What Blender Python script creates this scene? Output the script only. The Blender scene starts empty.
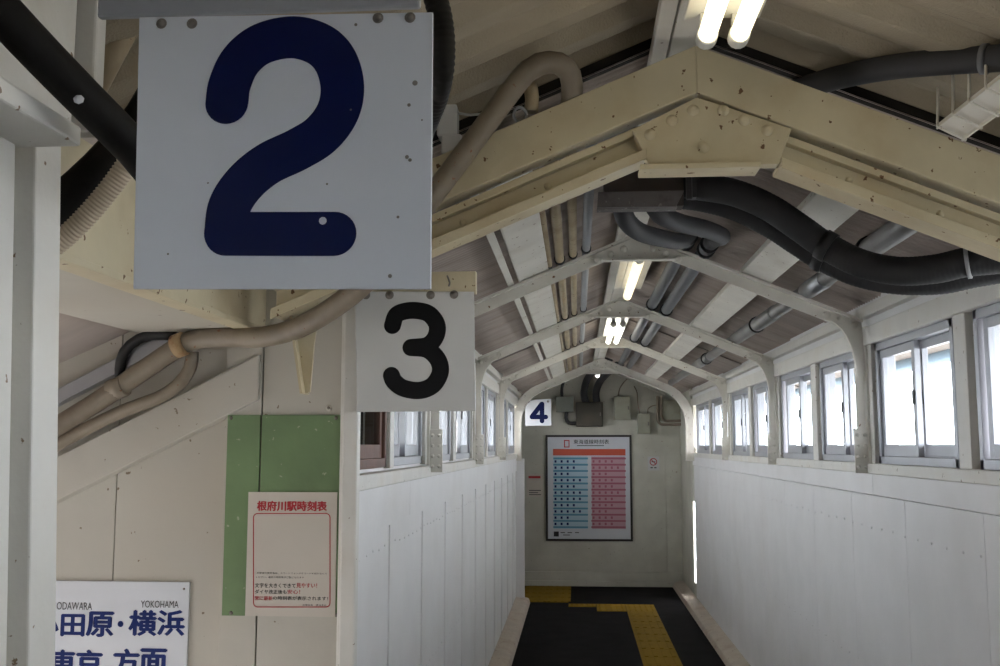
import bpy, bmesh, math, random
from mathutils import Vector, Matrix
random.seed(7)
S = bpy.context.scene
COL = S.collection
PI = math.pi

# ------------------------------------------------------------------ camera
F = 1000.0
PITCH = math.atan(.113)
YAW = math.atan(.077*math.cos(PITCH))
EYE = Vector((0, 0, 1.6))
FW = Vector((-math.sin(YAW)*math.cos(PITCH), math.cos(YAW)*math.cos(PITCH), math.sin(PITCH)))
RT = Vector((math.cos(YAW), math.sin(YAW), 0))
UP = RT.cross(FW)
cam = bpy.data.objects.new('camera', bpy.data.cameras.new('camera'))
COL.objects.link(cam)
m = Matrix((RT, UP, -FW)).transposed().to_4x4()
m.translation = EYE
cam.matrix_world = m
cam.data.sensor_width = 36
cam.data.lens = 36
cam.data.clip_start = .02
S.camera = cam

def at(x, y, X=None, Y=None, Z=None):
    """the point of the place seen at photo pixel (x, y) on the plane X=, Y= or Z="""
    d = FW + RT*((x-500)/F) + UP*((333-y)/F)
    if Y is not None: t = (Y-EYE.y)/d.y
    elif X is not None: t = (X-EYE.x)/d.x
    else: t = (Z-EYE.z)/d.z
    return EYE + d*t

# ------------------------------------------------------------------ materials
def mat(name): 
    mm = bpy.data.materials.new(name); mm.use_nodes = True
    nt = mm.node_tree; b = nt.nodes['Principled BSDF']
    return mm, nt, b
def N(nt, t, **kw):
    n = nt.nodes.new(t)
    for k, v in kw.items():
        if k in n.inputs: n.inputs[k].default_value = v
        else: setattr(n, k, v)
    return n
def ramp(nt, src, p0, p1, c0=(0,0,0,1), c1=(1,1,1,1)):
    r = nt.nodes.new('ShaderNodeValToRGB')
    r.color_ramp.elements[0].position = p0; r.color_ramp.elements[1].position = p1
    r.color_ramp.elements[0].color = c0; r.color_ramp.elements[1].color = c1
    nt.links.new(src, r.inputs[0]); return r.outputs[0]
def mixc(nt, fac, a, b):
    n = nt.nodes.new('ShaderNodeMix'); n.data_type = 'RGBA'
    for s, v in ((n.inputs[0], fac), (n.inputs[6], a), (n.inputs[7], b)):
        if hasattr(v, 'is_output'): nt.links.new(v, s)
        else: s.default_value = v if not isinstance(v, tuple) else (*v[:3], 1)
    return n.outputs[2]
def paint(name, col, rough=.5, mottle=.12, dirt=(.25,.2,.13), dirt_amt=.35, dirt_scale=3.0, speck=0.0, speck_col=(.16,.08,.03),
          bump=.15, bump_scale=60, spec=.5, metal=0.0, stretch=(1,1,1)):
    """aged paint: tone mottle, soft grime patches, small chips that show rust or bare wood, brush bump"""
    mm, nt, b = mat(name)
    tc = N(nt, 'ShaderNodeTexCoord'); mp = N(nt, 'ShaderNodeMapping'); mp.inputs['Scale'].default_value = stretch
    nt.links.new(tc.outputs['Object'], mp.inputs[0]); V = mp.outputs[0]
    def noise(scale, detail=4):
        n = N(nt, 'ShaderNodeTexNoise'); n.inputs['Scale'].default_value = scale; n.inputs['Detail'].default_value = detail
        nt.links.new(V, n.inputs['Vector']); return n.outputs['Fac']
    c = mixc(nt, ramp(nt, noise(5), .35, .7), tuple(v*(1-mottle) for v in col), tuple(min(1, v*(1+mottle*.5)) for v in col))
    if dirt_amt > 0:
        d = ramp(nt, noise(dirt_scale, 8), .5, .78, (0,0,0,1), (dirt_amt,)*3+(1,))
        c = mixc(nt, d, c, dirt)
    if speck > 0:
        s1 = ramp(nt, noise(48, 3), .735-speck*.12, .755-speck*.12)
        c = mixc(nt, s1, c, speck_col)
    nt.links.new(c, b.inputs['Base Color'])
    b.inputs['Roughness'].default_value = rough; b.inputs['Metallic'].default_value = metal
    b.inputs['Specular IOR Level'].default_value = spec
    if bump > 0:
        bp = N(nt, 'ShaderNodeBump'); bp.inputs['Strength'].default_value = bump; bp.inputs['Distance'].default_value = .004
        nt.links.new(noise(bump_scale, 3), bp.inputs['Height']); nt.links.new(bp.outputs[0], b.inputs['Normal'])
    return mm
def flat(name, col, rough=.5, metal=0., spec=.5):
    mm, nt, b = mat(name)
    b.inputs['Base Color'].default_value = (*col, 1); b.inputs['Roughness'].default_value = rough
    b.inputs['Metallic'].default_value = metal; b.inputs['Specular IOR Level'].default_value = spec
    return mm
def emit(name, col, st):
    mm, nt, b = mat(name)
    b.inputs['Base Color'].default_value = (*col, 1)
    b.inputs['Emission Color'].default_value = (*col, 1); b.inputs['Emission Strength'].default_value = st
    return mm
M = {}
M['wall_white'] = paint('wall_white', (.75,.74,.735), .42, .04, (.50,.45,.38), .22, 1.6, .0, bump=.2, bump_scale=30)
M['trim_white'] = paint('trim_white', (.71,.69,.64), .45, .10, (.38,.31,.21), .40, 5, .25, (.22,.15,.09), bump=.3, bump_scale=40)
M['cream'] = paint('cream_steel', (.60,.525,.355), .5, .12, (.36,.23,.10), .40, 7, .45, (.13,.06,.02), bump=.25, bump_scale=45)
M['cream_light'] = paint('pale_steel', (.72,.69,.62), .5, .08, (.36,.28,.18), .3, 6, .3, (.18,.09,.04), bump=.2, bump_scale=45)
M['stair_wall'] = paint('stair_wall', (.52,.49,.425), .6, .08, (.30,.24,.16), .35, 2.5, .1, (.2,.15,.1), bump=.2, bump_scale=30)
M['back_wall'] = paint('back_wall', (.55,.54,.46), .55, .08, (.28,.26,.18), .35, 2.0, .05, bump=.15)
M['green'] = paint('green_board', (.165,.25,.115), .55, .18, (.11,.15,.08), .55, 6, .35, (.32,.36,.24), bump=.2)
M['roof'] = paint('roof_sheet', (.46,.395,.35), .6, .12, (.24,.18,.14), .5, 3, .0, bump=.1, stretch=(.6,2.5,1))
M['roof_near'] = paint('folded_roof', (.37,.315,.23), .75, .12, (.19,.14,.09), .4, 3, .0, bump=.6, bump_scale=220)
M['alum'] = paint('aluminium', (.40,.41,.44), .42, .06, (.3,.3,.3), .2, 8, bump=.0, metal=.55)
M['galv'] = paint('galvanised', (.42,.43,.45), .4, .12, (.3,.3,.32), .3, 20, bump=.1, metal=.85)
M['steel_pipe'] = paint('clad_pipe', (.26,.255,.25), .45, .12, (.12,.11,.10), .4, 9, bump=.1, metal=.4)
M['grey_pvc'] = paint('grey_pvc', (.15,.155,.165), .42, .12, (.09,.085,.08), .5, 5, bump=.05)
M['dark_pvc'] = paint('dark_pvc', (.05,.05,.053), .6, .15, (.035,.033,.03), .5, 5, bump=.05, spec=.25)
M['light_pipe'] = paint('light_grey_pipe', (.33,.34,.36), .45, .1, (.2,.18,.15), .4, 5, bump=.05)
M['black_hose'] = paint('black_hose', (.028,.028,.030), .6, .2, (.055,.05,.046), .4, 9, bump=.05, spec=.3)
M['black'] = flat('black_plastic', (.015,.015,.016), .5)
M['rubber_dull'] = paint('dull_black_pipe', (.012,.011,.010), .7, .3, (.04,.036,.03), .4, 12, bump=.2, spec=.2)
M['beige_pipe'] = paint('beige_conduit', (.42,.335,.21), .5, .15, (.17,.10,.05), .5, 8, .5, (.14,.06,.02), bump=.2)
M['dull_beige'] = paint('dull_conduit', (.25,.205,.15), .55, .2, (.12,.085,.055), .75, 11, .35, (.2,.08,.03), bump=.2)
M['ribbed'] = paint('ribbed_conduit', (.50,.41,.30), .6, .1, (.2,.14,.08), .4, 12, bump=.0)
M['rust'] = paint('rusty_clamp', (.42,.28,.14), .7, .3, (.20,.07,.02), .95, 60, .9, (.12,.04,.01), bump=.5)
M['sign_white'] = paint('enamel_white', (.66,.68,.72), .22, .03, (.5,.5,.5), .15, 3, bump=.0)
M['sign_grey'] = paint('enamel_grey', (.59,.59,.575), .25, .04, (.45,.45,.43), .25, 4, bump=.0)
M['navy'] = flat('navy_enamel', (.002,.007,.055), .3, 0, .25)
M['num_black'] = flat('black_enamel', (.004,.004,.005), .35, 0, .25)
M['blue_ink'] = flat('blue_ink', (.005,.018,.12), .5, 0, .2)
M['black_ink'] = flat('black_ink', (.02,.02,.022), .5)
M['red_ink'] = flat('red_ink', (.42,.02,.03), .5)
M['pink_ink'] = flat('pale_red_ink', (.50,.29,.33), .5)
M['rose_ink'] = flat('rose_ink', (.34,.10,.15), .5)
M['sky_ink'] = flat('pale_blue_ink', (.40,.56,.66), .5)
M['teal_ink'] = flat('teal_ink', (.10,.27,.38), .5)
M['orange_ink'] = flat('orange_red_ink', (.55,.085,.04), .5)
M['paper'] = paint('paper', (.58,.53,.46), .5, .03, dirt_amt=0, bump=0)
M['poster_paper'] = paint('poster_paper', (.62,.64,.68), .2, .03, dirt_amt=0, bump=0)
M['frame_dark'] = flat('dark_frame', (.03,.028,.025), .45)
M['bolt'] = flat('bolt_steel', (.20,.18,.16), .45, .7)
M['floor'] = paint('asphalt_floor', (.011,.0105,.011), .85, .3, (.022,.02,.018), .4, 6, bump=.3, bump_scale=220, spec=.08)
M['yellow'] = paint('tactile_yellow', (.29,.18,.018), .75, .2, (.08,.055,.02), .5, 5, bump=.1, spec=.1)
M['kerb'] = paint('painted_kerb', (.55,.48,.39), .6, .15, (.25,.16,.10), .7, 5, .5, (.2,.1,.06), bump=.4)
M['concrete'] = paint('concrete', (.40,.39,.37), .85, .15, dirt_amt=.3, bump=.3)
M['brown_wood'] = paint('brown_sash', (.16,.075,.05), .55, .2, (.06,.03,.02), .4, 8, bump=.2)
M['housing'] = paint('lamp_housing', (.72,.71,.66), .4, .05, (.4,.32,.2), .3, 10, bump=0)
M['tube1'] = emit('lamp_tube_warm', (1, .90, .66), 2.2)
M['tube2'] = emit('lamp_tube_yellow', (1, .88, .62), 1.25)
M['tube3'] = emit('lamp_tube_white', (1, .97, .88), 4)
M['led'] = emit('small_lamp', (1, 1, .97), 12)  # emission that stands for a small bright reflection
M['box_cream'] = paint('meter_box', (.36,.36,.28), .5, .08, (.2,.18,.12), .4, 8, bump=.05)
M['box_grey'] = paint('grey_green_box', (.22,.24,.21), .5, .08, (.12,.12,.1), .4, 8, bump=.05)
M['box_dark'] = paint('dark_box', (.05,.045,.032), .55, .15, dirt_amt=.2, bump=.05)
M['tray'] = paint('speckled_tray', (.14,.125,.12), .6, .1, (.06,.05,.05), .6, 40, .9, (.24,.22,.21), bump=.3, bump_scale=120)
M['tray_dark'] = paint('rusty_box', (.05,.038,.032), .6, .25, (.09,.04,.02), .5, 9, bump=.2)
M['gutter'] = paint('blue_gutter', (.30,.42,.52), .5, .1, dirt_amt=.2, bump=0)
M['dark_back'] = flat('dark_recess', (.012,.010,.008), .8)  # near-black for the added roof filler and window backing
M['weed'] = flat('dry_stalk', (.30,.26,.06), .7)
# window glass: see-through sheet with a real Fresnel reflection
gm, gnt, gb = mat('glass')
gnt.nodes.remove(gb)
tr = N(gnt, 'ShaderNodeBsdfTransparent'); tr.inputs[0].default_value = (.90,.93,.94,1)
gl = N(gnt, 'ShaderNodeBsdfGlossy'); gl.inputs['Roughness'].default_value = .03
lw = N(gnt, 'ShaderNodeLayerWeight'); lw.inputs[0].default_value = .5
pw = N(gnt, 'ShaderNodeMath', operation='POWER'); pw.inputs[1].default_value = 10.0
fr = N(gnt, 'ShaderNodeMath', operation='MULTIPLY_ADD'); fr.inputs[1].default_value = .5; fr.inputs[2].default_value = .03
gnt.links.new(lw.outputs['Facing'], pw.inputs[0]); gnt.links.new(pw.outputs[0], fr.inputs[0])
mx = N(gnt, 'ShaderNodeMixShader')
gnt.links.new(fr.outputs[0], mx.inputs[0]); gnt.links.new(tr.outputs[0], mx.inputs[1]); gnt.links.new(gl.outputs[0], mx.inputs[2])
gnt.links.new(mx.outputs[0], gnt.nodes['Material Output'].inputs[0])
M['glass'] = gm

# ------------------------------------------------------------------ mesh helpers
class MB:
    def __init__(s): s.bm = bmesh.new()
    def box(s, x0, x1, y0, y1, z0, z1):
        v = [s.bm.verts.new(p) for p in ((x0,y0,z0),(x1,y0,z0),(x1,y1,z0),(x0,y1,z0),(x0,y0,z1),(x1,y0,z1),(x1,y1,z1),(x0,y1,z1))]
        for f in ((0,3,2,1),(4,5,6,7),(0,1,5,4),(1,2,6,5),(2,3,7,6),(3,0,4,7)): s.bm.faces.new([v[i] for i in f])
        return s
    def bar(s, a, b, w, h, up=(0,0,1)):
        """box from a to b, w across, h along up"""
        a = Vector(a); b = Vector(b); d = (b-a).normalized(); u = Vector(up); r = d.cross(u).normalized(); u = r.cross(d)
        q = []
        for p in (a, b):
            for i, j in ((-1,-1),(1,-1),(1,1),(-1,1)): q.append(s.bm.verts.new(p + r*(w/2*i) + u*(h/2*j)))
        for f in ((0,1,2,3),(7,6,5,4),(0,4,5,1),(1,5,6,2),(2,6,7,3),(3,7,4,0)): s.bm.faces.new([q[i] for i in f])
        return s
    def prism_y(s, poly, y0, y1):
        """polygon of (x, z) extruded from y0 to y1"""
        a = [s.bm.verts.new((x, y0, z)) for x, z in poly]; b = [s.bm.verts.new((x, y1, z)) for x, z in poly]
        n = len(poly); s.bm.faces.new(a); s.bm.faces.new(b[::-1])
        for i in range(n): s.bm.faces.new((a[i], b[i], b[(i+1)%n], a[(i+1)%n]))
        return s
    def ribbon_y(s, path, w, y0, y1):
        """a band of width w along the (x, z) path, from y0 to y1 deep"""
        L, R = [], []
        n = len(path)
        for i, (x, z) in enumerate(path):
            p = Vector(path[max(i-1,0)]); q = Vector(path[min(i+1,n-1)]); t = (q-p).normalized(); nn = Vector((-t.y, t.x))
            if 0 < i < n-1:
                t1 = (Vector((x,z))-p).normalized(); k = max(.5, abs(nn.dot(Vector((-t1.y,t1.x)))))
            else: k = 1
            c = Vector((x, z)); L.append(c+nn*(w/2/k)); R.append(c-nn*(w/2/k))
        g = []
        for l, r in zip(L, R):
            g.append([s.bm.verts.new((p.x, yy, p.y)) for yy, p in ((y0,l),(y0,r),(y1,r),(y1,l))])
        for a, b in zip(g[:-1], g[1:]):
            for k in range(4): s.bm.faces.new((a[k], a[(k+1)%4], b[(k+1)%4], b[k]))
        s.bm.faces.new(g[0][::-1]); s.bm.faces.new(g[-1])
        return s
    def tube(s, pts, r, seg=14, smooth=True, step=.03, rib=0, pitch=.012, cap=True):
        pts = [Vector(p) for p in pts]
        if smooth and len(pts) > 2:
            out = []
            P = [pts[0]*2-pts[1]] + pts + [pts[-1]*2-pts[-2]]
            for i in range(1, len(P)-2):
                k = max(2, int((P[i+1]-P[i]).length/step))
                for j in range(k):
                    t = j/k; a, b, c, d = P[i-1], P[i], P[i+1], P[i+2]
                    out.append(.5*((2*b)+(c-a)*t+(2*a-5*b+4*c-d)*t*t+(3*b-3*c+d-a)*t**3))
            pts = out + [pts[-1]]
        elif rib:
            a, b = pts[0], pts[-1]; k = max(2, int((b-a).length/step)); pts = [a.lerp(b, i/k) for i in range(k+1)]
        rings = []; prev = None; dist = 0
        for i, p in enumerate(pts):
            t = (pts[min(i+1,len(pts)-1)]-pts[max(i-1,0)]).normalized()
            if prev is None:
                u = t.cross(Vector((0,0,1)));  u = u if u.length > .05 else t.cross(Vector((1,0,0)))
                u.normalize()
            else: u = (prev - t*prev.dot(t)).normalized()
            prev = u; w = t.cross(u)
            if i: dist += (p-pts[i-1]).length
            rr = r + (rib*math.sin(dist/pitch*2*PI) if rib else 0)
            rings.append([s.bm.verts.new(p + u*(rr*math.cos(2*PI*k/seg)) + w*(rr*math.sin(2*PI*k/seg))) for k in range(seg)])
        for a, b in zip(rings[:-1], rings[1:]):
            for k in range(seg):
                f = s.bm.faces.new((a[k], b[k], b[(k+1)%seg], a[(k+1)%seg])); f.smooth = True
        if cap: s.bm.faces.new(rings[0]); s.bm.faces.new(rings[-1][::-1])
        return s
    def dome(s, c, nrm, r, h, seg=10):
        """rivet or nail head: a low dome standing on the surface at c"""
        c = Vector(c); n = Vector(nrm).normalized(); u = n.orthogonal().normalized(); w = n.cross(u)
        rings = []
        for q in (0, .45, .8):
            rr = r*math.cos(q*PI/2); hh = h*math.sin(q*PI/2)
            rings.append([s.bm.verts.new(c+n*hh+u*(rr*math.cos(2*PI*k/seg))+w*(rr*math.sin(2*PI*k/seg))) for k in range(seg)])
        for a, b in zip(rings[:-1], rings[1:]):
            for k in range(seg):
                f = s.bm.faces.new((a[k], a[(k+1)%seg], b[(k+1)%seg], b[k])); f.smooth = True
        s.bm.faces.new(rings[-1])
        return s
    def grid(s, rows, smooth=True):
        V = [[s.bm.verts.new(p) for p in r] for r in rows]
        for a, b in zip(V[:-1], V[1:]):
            for k in range(len(a)-1):
                f = s.bm.faces.new((a[k], a[k+1], b[k+1], b[k])); f.smooth = smooth
        return s
    def build(s, name, mt, parent=None, bevel=0, origin=None):
        me = bpy.data.meshes.new(name); bmesh.ops.recalc_face_normals(s.bm, faces=s.bm.faces)
        s.bm.to_mesh(me); s.bm.free(); me.materials.append(mt if not isinstance(mt, str) else M[mt])
        o = bpy.data.objects.new(name, me); COL.objects.link(o)
        if parent is not None: put_under(o, parent)
        if bevel:
            b = o.modifiers.new('edge', 'BEVEL'); b.width = bevel; b.segments = 2; b.limit_method = 'ANGLE'; b.angle_limit = math.radians(40)
        return o
def put_under(o, parent):
    o.parent = parent
    o.matrix_parent_inverse = parent_world(parent).inverted()
def parent_world(p):
    w = Matrix.Translation(p.location) @ p.rotation_euler.to_matrix().to_4x4()
    if p.parent is not None: w = parent_world(p.parent) @ p.matrix_parent_inverse @ w
    return w
def thing(name, label, cat, loc=(0,0,0), group=None):
    o = bpy.data.objects.new(name, None); COL.objects.link(o); o.location = loc; o.empty_display_size = .05
    return tag(o, label, cat, group)
def tag(o, label, cat, group=None, kind=None):
    o['label'] = label; o['category'] = cat
    if group: o['group'] = group
    if kind: o['kind'] = kind
    return o
def struct(o, label, cat):
    o['kind'] = 'structure'; o['label'] = label; o['category'] = cat; return o
ORD = ['first','second','third','fourth','fifth','sixth','seventh','eighth','ninth','tenth','eleventh','twelfth']

def text(name, body, x0, x1, ztop, zbot, Y, mt, parent, bold=0.0, rot=0.0):
    """lettering fitted into the box x0..x1, zbot..ztop on a face that looks towards -Y"""
    cu = bpy.data.curves.new(name, 'FONT'); cu.body = body; cu.size = 1; cu.resolution_u = 3; cu.extrude = .0
    o = bpy.data.objects.new(name, cu); COL.objects.link(o)
    dg = bpy.context.evaluated_depsgraph_get(); dg.update()
    me = bpy.data.meshes.new_from_object(o.evaluated_get(dg), preserve_all_data_layers=False, depsgraph=dg)
    bpy.data.objects.remove(o); bpy.data.curves.remove(cu)
    xs = [v.co.x for v in me.vertices]; ys = [v.co.y for v in me.vertices]
    if not xs: return None
    sx = (x1-x0)/(max(xs)-min(xs)); sz = (ztop-zbot)/(max(ys)-min(ys)); mx, my = min(xs), min(ys)
    for v in me.vertices: v.co = Vector((x0+(v.co.x-mx)*sx, Y, zbot+(v.co.y-my)*sz))
    if bold:
        bm = bmesh.new(); bm.from_mesh(me); base = list(bm.faces); d = bold*(ztop-zbot)*.55
        for k_, (ox, oz) in enumerate(((d,0),(-d,0),(0,d*.7),(0,-d*.7))):
            g_ = bmesh.ops.duplicate(bm, geom=list({v for f_ in base for v in f_.verts})+list({e for f_ in base for e in f_.edges})+base)
            for v in g_['geom']:
                if isinstance(v, bmesh.types.BMVert): v.co += Vector((ox, -.00004*(k_+1), oz))
        bm.to_mesh(me); bm.free()
    me.materials.clear(); me.materials.append(M[mt])
    t = bpy.data.objects.new(name, me); COL.objects.link(t); put_under(t, parent)
    return t
def stroke(mb, pts, w, Y, k=0):
    """a round-ended numeral stroke on a face that looks towards -Y; pts are (x, z)"""
    P = [Vector(p) for p in pts]
    if len(P) > 2:
        out = []; Q = [P[0]*2-P[1]]+P+[P[-1]*2-P[-2]]
        for i in range(1, len(Q)-2):
            for j in range(8):
                t = j/8; a, b, c, d = Q[i-1], Q[i], Q[i+1], Q[i+2]
                out.append(.5*((2*b)+(c-a)*t+(2*a-5*b+4*c-d)*t*t+(3*b-3*c+d-a)*t**3))
        P = out+[P[-1]]
    y = Y - k*.00008
    rows = []
    for i, p in enumerate(P):
        t = (P[min(i+1,len(P)-1)]-P[max(i-1,0)]).normalized(); n = Vector((-t.y, t.x))
        rows.append([(p.x+n.x*w/2, y, p.y+n.y*w/2), (p.x-n.x*w/2, y, p.y-n.y*w/2)])
    mb.grid(rows, False)
    for e, p in enumerate((P[0], P[-1])):
        v = [mb.bm.verts.new((p.x+math.cos(q*PI/16)*w/2, y-.00003*(e+1), p.y+math.sin(q*PI/16)*w/2)) for q in range(32)]
        mb.bm.faces.new(v)

# ------------------------------------------------------------------ dimensions
XL, XR, XC = -.635, 1.20, .265
WL, WR = -.675, 1.24                      # planes the windows stand in
SLOPE = .416
TY = [2.2, 4.22, 6.1, 8.0, 10.35]     # the five trusses
ZA = 2.50                                # chord top at the apex
def zc(x): return ZA - SLOPE*abs(x-XC)   # chord top line
def zr(x): return zc(x) + .075           # roof sheet underside
SILL, HEAD = 1.53, 2.01
YB = 11.8
Y0 = -1.95

# ------------------------------------------------------------------ ground, floor, kerbs
g = MB().box(-60, 60, -60, 60, -5.2, -5).build('ground', 'concrete'); struct(g, 'pale concrete ground far below the footbridge', 'ground')
f = MB().box(XL-.1, XR+.1, Y0, YB, -.15, 0).box(-2.6, XL-.1, 10.7, YB, -.15, 0).build('floor', 'floor')
struct(f, 'dark asphalt floor of the covered footbridge', 'floor')
st = MB()
for i in range(9): st.box(XL-.1-.28*(i+1), XL-.1-.28*i, 1.3, 2.42, -.17*(i+1)-.2, -.17*i-.02)
struct(st.build('floor_stairs', 'concrete'), 'concrete steps going down beside the footbridge', 'stairs')
k = MB().prism_y([(1.07,0),(XR,0),(XR,.075),(1.12,.06),(1.085,.045)], 2.3, YB)
struct(k.build('baseboard_right', 'kerb', bevel=.006), 'worn cream kerb along the foot of the right wall', 'kerb')
k = MB().prism_y([(XL,0),(-.49,0),(-.505,.045),(-.54,.06),(XL,.075)], 2.5, 10.5)
struct(k.build('baseboard_left', 'kerb', bevel=.006), 'worn cream kerb along the foot of the left wall', 'kerb')
k = MB().box(-2.6, XR, YB-.04, YB, 0, .06).box(-2.6, XR, YB-.025, YB, .06, .16)
struct(k.build('baseboard_back', 'back_wall', bevel=.004), 'painted skirting board along the back wall', 'skirting')

def tactile(name, x0, x1, y0, y1, label):
    mb = MB(); n = max(1, round((x1-x0)/.3)); q = max(1, round((y1-y0)/.3))
    for i in range(n):
        for j in range(q):
            a, b = x0+(x1-x0)*i/n, x0+(x1-x0)*(i+1)/n; c, d = y0+(y1-y0)*j/q, y0+(y1-y0)*(j+1)/q
            mb.box(a+.002, b-.002, c+.002, d-.002, 0, .006)
            if (y1-y0) > (x1-x0)*1.5:
                for t in range(4): mb.box(a+.03+t*.07, a+.06+t*.07, c+.02, d-.02, .006, .0105)
            else:
                for t in range(25): mb.dome((a+.035+(t%5)*(b-a-.07)/4, c+.035+(t//5)*(d-c-.07)/4, .006), (0,0,1), .011, .005, 6)
    tag(mb.build(name, 'yellow'), label, 'tactile paving')
tactile('tactile_paving', .47, .76, 3.0, 10.02, 'yellow tactile paving strip running along the dark floor')
tactile('tactile_paving', .18, .76, 10.02, 10.45, 'yellow tactile paving turning across the strip before the back wall')
tactile('tactile_paving', -.1, .178, 10.28, 10.45, 'narrow worn yellow tactile piece between the square and the turning strip')
tactile('tactile_paving', -.6, -.1, 10.55, 11.72, 'yellow tactile paving square below the small number four sign')

# ------------------------------------------------------------------ walls
def wall_long(side, y0, y1, name, label, seam0, gap_end=False):
    X = XR if side > 0 else XL
    out = X + side*.09
    mb = MB()
    b = lambda a0, a1, c0, c1, z0, z1: mb.box(min(a0,a1), max(a0,a1), c0, c1, z0, z1)
    b(X+side*.017, out, y0, y1, -.1, SILL)                       # lower wall
    ys = [y0]+[s for s in [seam0+.72*i for i in range(-12, 20)] if y0+.08 < s < y1-.08]+[y1]
    zb = 1.405 if side > 0 else 1.345
    for a, c in zip(ys[:-1], ys[1:]):                            # wide boards with open seams
        b(X, X+side*.02, a+(.0016 if side > 0 else 0), c-(.0016 if side > 0 else 0), -.05, zb-.005)
    if side < 0:                                                 # raised beads on the seams of the left wall
        for s in ys[1:-1]: b(X-side*.005, X, s-.006, s+.006, .05, zb-.01)
    ys2 = [y0]+[s for s in [seam0+.35+2.16*i for i in range(-5, 8)] if y0+.1 < s < y1-.1]+[y1]
    for a, c in zip(ys2[:-1], ys2[1:]):                          # the board under the ledge
        b(X-side*.012, X+side*.02, a+.0012, c-.0012, zb, SILL-.04)
    for zz in (1.27, .69):                                       # nail heads in two rows
        q = y0+.05
        while q < y1-.05:
            mb.dome((X, q, zz+random.uniform(-.006,.006)), (-side,0,0), .005, .004, 6)
            q += .095 if side < 0 else .14
    b(X-side*.0, out, y0, y1, HEAD+.02, zr(X)+.012)              # wall above the windows
    o = mb.build(name, 'wall_white')
    return struct(o, label, 'wall')
wall_long(1, Y0, 10.52, 'wall_right', 'white boarded right wall under the long row of windows', 3.83)
wall_long(-1, 2.5, 10.9, 'wall_left', 'white boarded left wall under the row of windows', 3.39)
struct(MB().box(XL-.02, -.545, 10.40, 10.44, -.05, 1.47).build('trim_end', 'wall_white', bevel=.003), 'white end board closing the left wall before the side passage', 'trim')
# the short piece past the arch, after a slit of daylight
mb = MB().box(XR, XR+.012, 10.70, YB+.1, -.1, SILL-.02).box(XR-.01, XR+.08, 10.6, YB+.1, SILL-.02, 2.3).box(XR+.005, XR+.02, 10.518, 10.81, 1.03, SILL+.05).box(XR+.005, XR+.09, 10.518, 10.6, SILL, 2.2).box(XR+.005, XR+.02, 10.518, 10.81, -.1, .2)
struct(mb.build('wall_end', 'back_wall'), 'short wall piece beyond the daylight slit at the end of the right wall', 'wall')
# back wall, gable topped, seams between its panels
mb = MB()
mb.prism_y([(-2.7,-.1),(XR+.09,-.1),(XR+.09,2.22),(XC,2.62),(-.75,2.2),(-2.7,2.2)], YB, YB+.1)
xs = [-2.6, -1.7, -.72, .18, 1.02, XR]
for zz0, zz1, off in ((.16,1.48,0),(1.485,2.14,.28)):
    pts = [-2.6]+[x+off for x in xs[1:-1] if x+off < XR-.05]+[XR]
    for a, c in zip(pts[:-1], pts[1:]): mb.box(a+.003, c-.003, YB-.015, YB+.01, zz0+.004, zz1)
mb.box(-2.6, XR, YB-.012, YB+.01, 2.145, 2.24)
struct(mb.build('wall_back', 'back_wall'), 'dull cream panelled wall closing the end of the footbridge', 'wall')
mb = MB().box(-2.75, -2.6, 10.7, YB+.1, -.1, 2.2).box(-2.7, XL-.0, 10.82, 10.9, -.1, 2.2)
struct(mb.build('wall_passage', 'back_wall'), 'wall of the side passage at the end of the footbridge', 'wall')
mb = MB().box(-2.75, -.62, 10.8, YB+.15, 2.17, 2.30)
struct(mb.build('ceiling_passage', 'roof'), 'low ceiling over the side passage', 'ceiling')

struct(MB().prism_y([(WL-.1,-.1),(XR+.09,-.1),(XR+.09,2.2),(XC,2.6),(WL-.1,2.2)], Y0-.08, Y0).build('wall_rear', 'wall_white'), 'white wall across the footbridge behind the viewer', 'wall')  # added out of view so less light falls on the sign fronts
# trim: ledges, window heads, mullion boards, eaves plates
tn = [0]
def trim(mb, label, mt='trim_white', bevel=.004):
    tn[0] += 1
    return struct(mb.build('trim_%d' % tn[0], mt, bevel=bevel), label, 'trim')
def sgn(side, y0, y1, seq):
    mb = MB(); X = XR if side > 0 else XL
    for a, c, z0, z1 in seq: mb.box(min(X+side*a, X+side*c), max(X+side*a, X+side*c), y0, y1, z0, z1)
    return mb
RY0, RY1 = Y0, 10.52
trim(sgn(1, RY0, RY1, [(-.022,.10,SILL-.042,SILL)]), 'white window ledge along the right wall')
trim(sgn(-1, 2.5, 10.9, [(-.022,.10,SILL-.058,SILL-.012)]), 'white window ledge along the left wall')
trim(sgn(1, RY0, RY1, [(-.02,.09,HEAD,HEAD+.075)]), 'white window head board along the right wall')
trim(sgn(-1, 2.5, 10.9, [(-.02,.09,HEAD,HEAD+.075)]), 'white window head board along the left wall')
trim(sgn(1, 2.35, RY1, [(-.035,.02,HEAD+.11,HEAD+.155)]), 'white eaves rail above the right windows')
trim(sgn(-1, 2.5, 10.9, [(-.035,.02,HEAD+.11,HEAD+.155)]), 'white eaves rail above the left windows')

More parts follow.
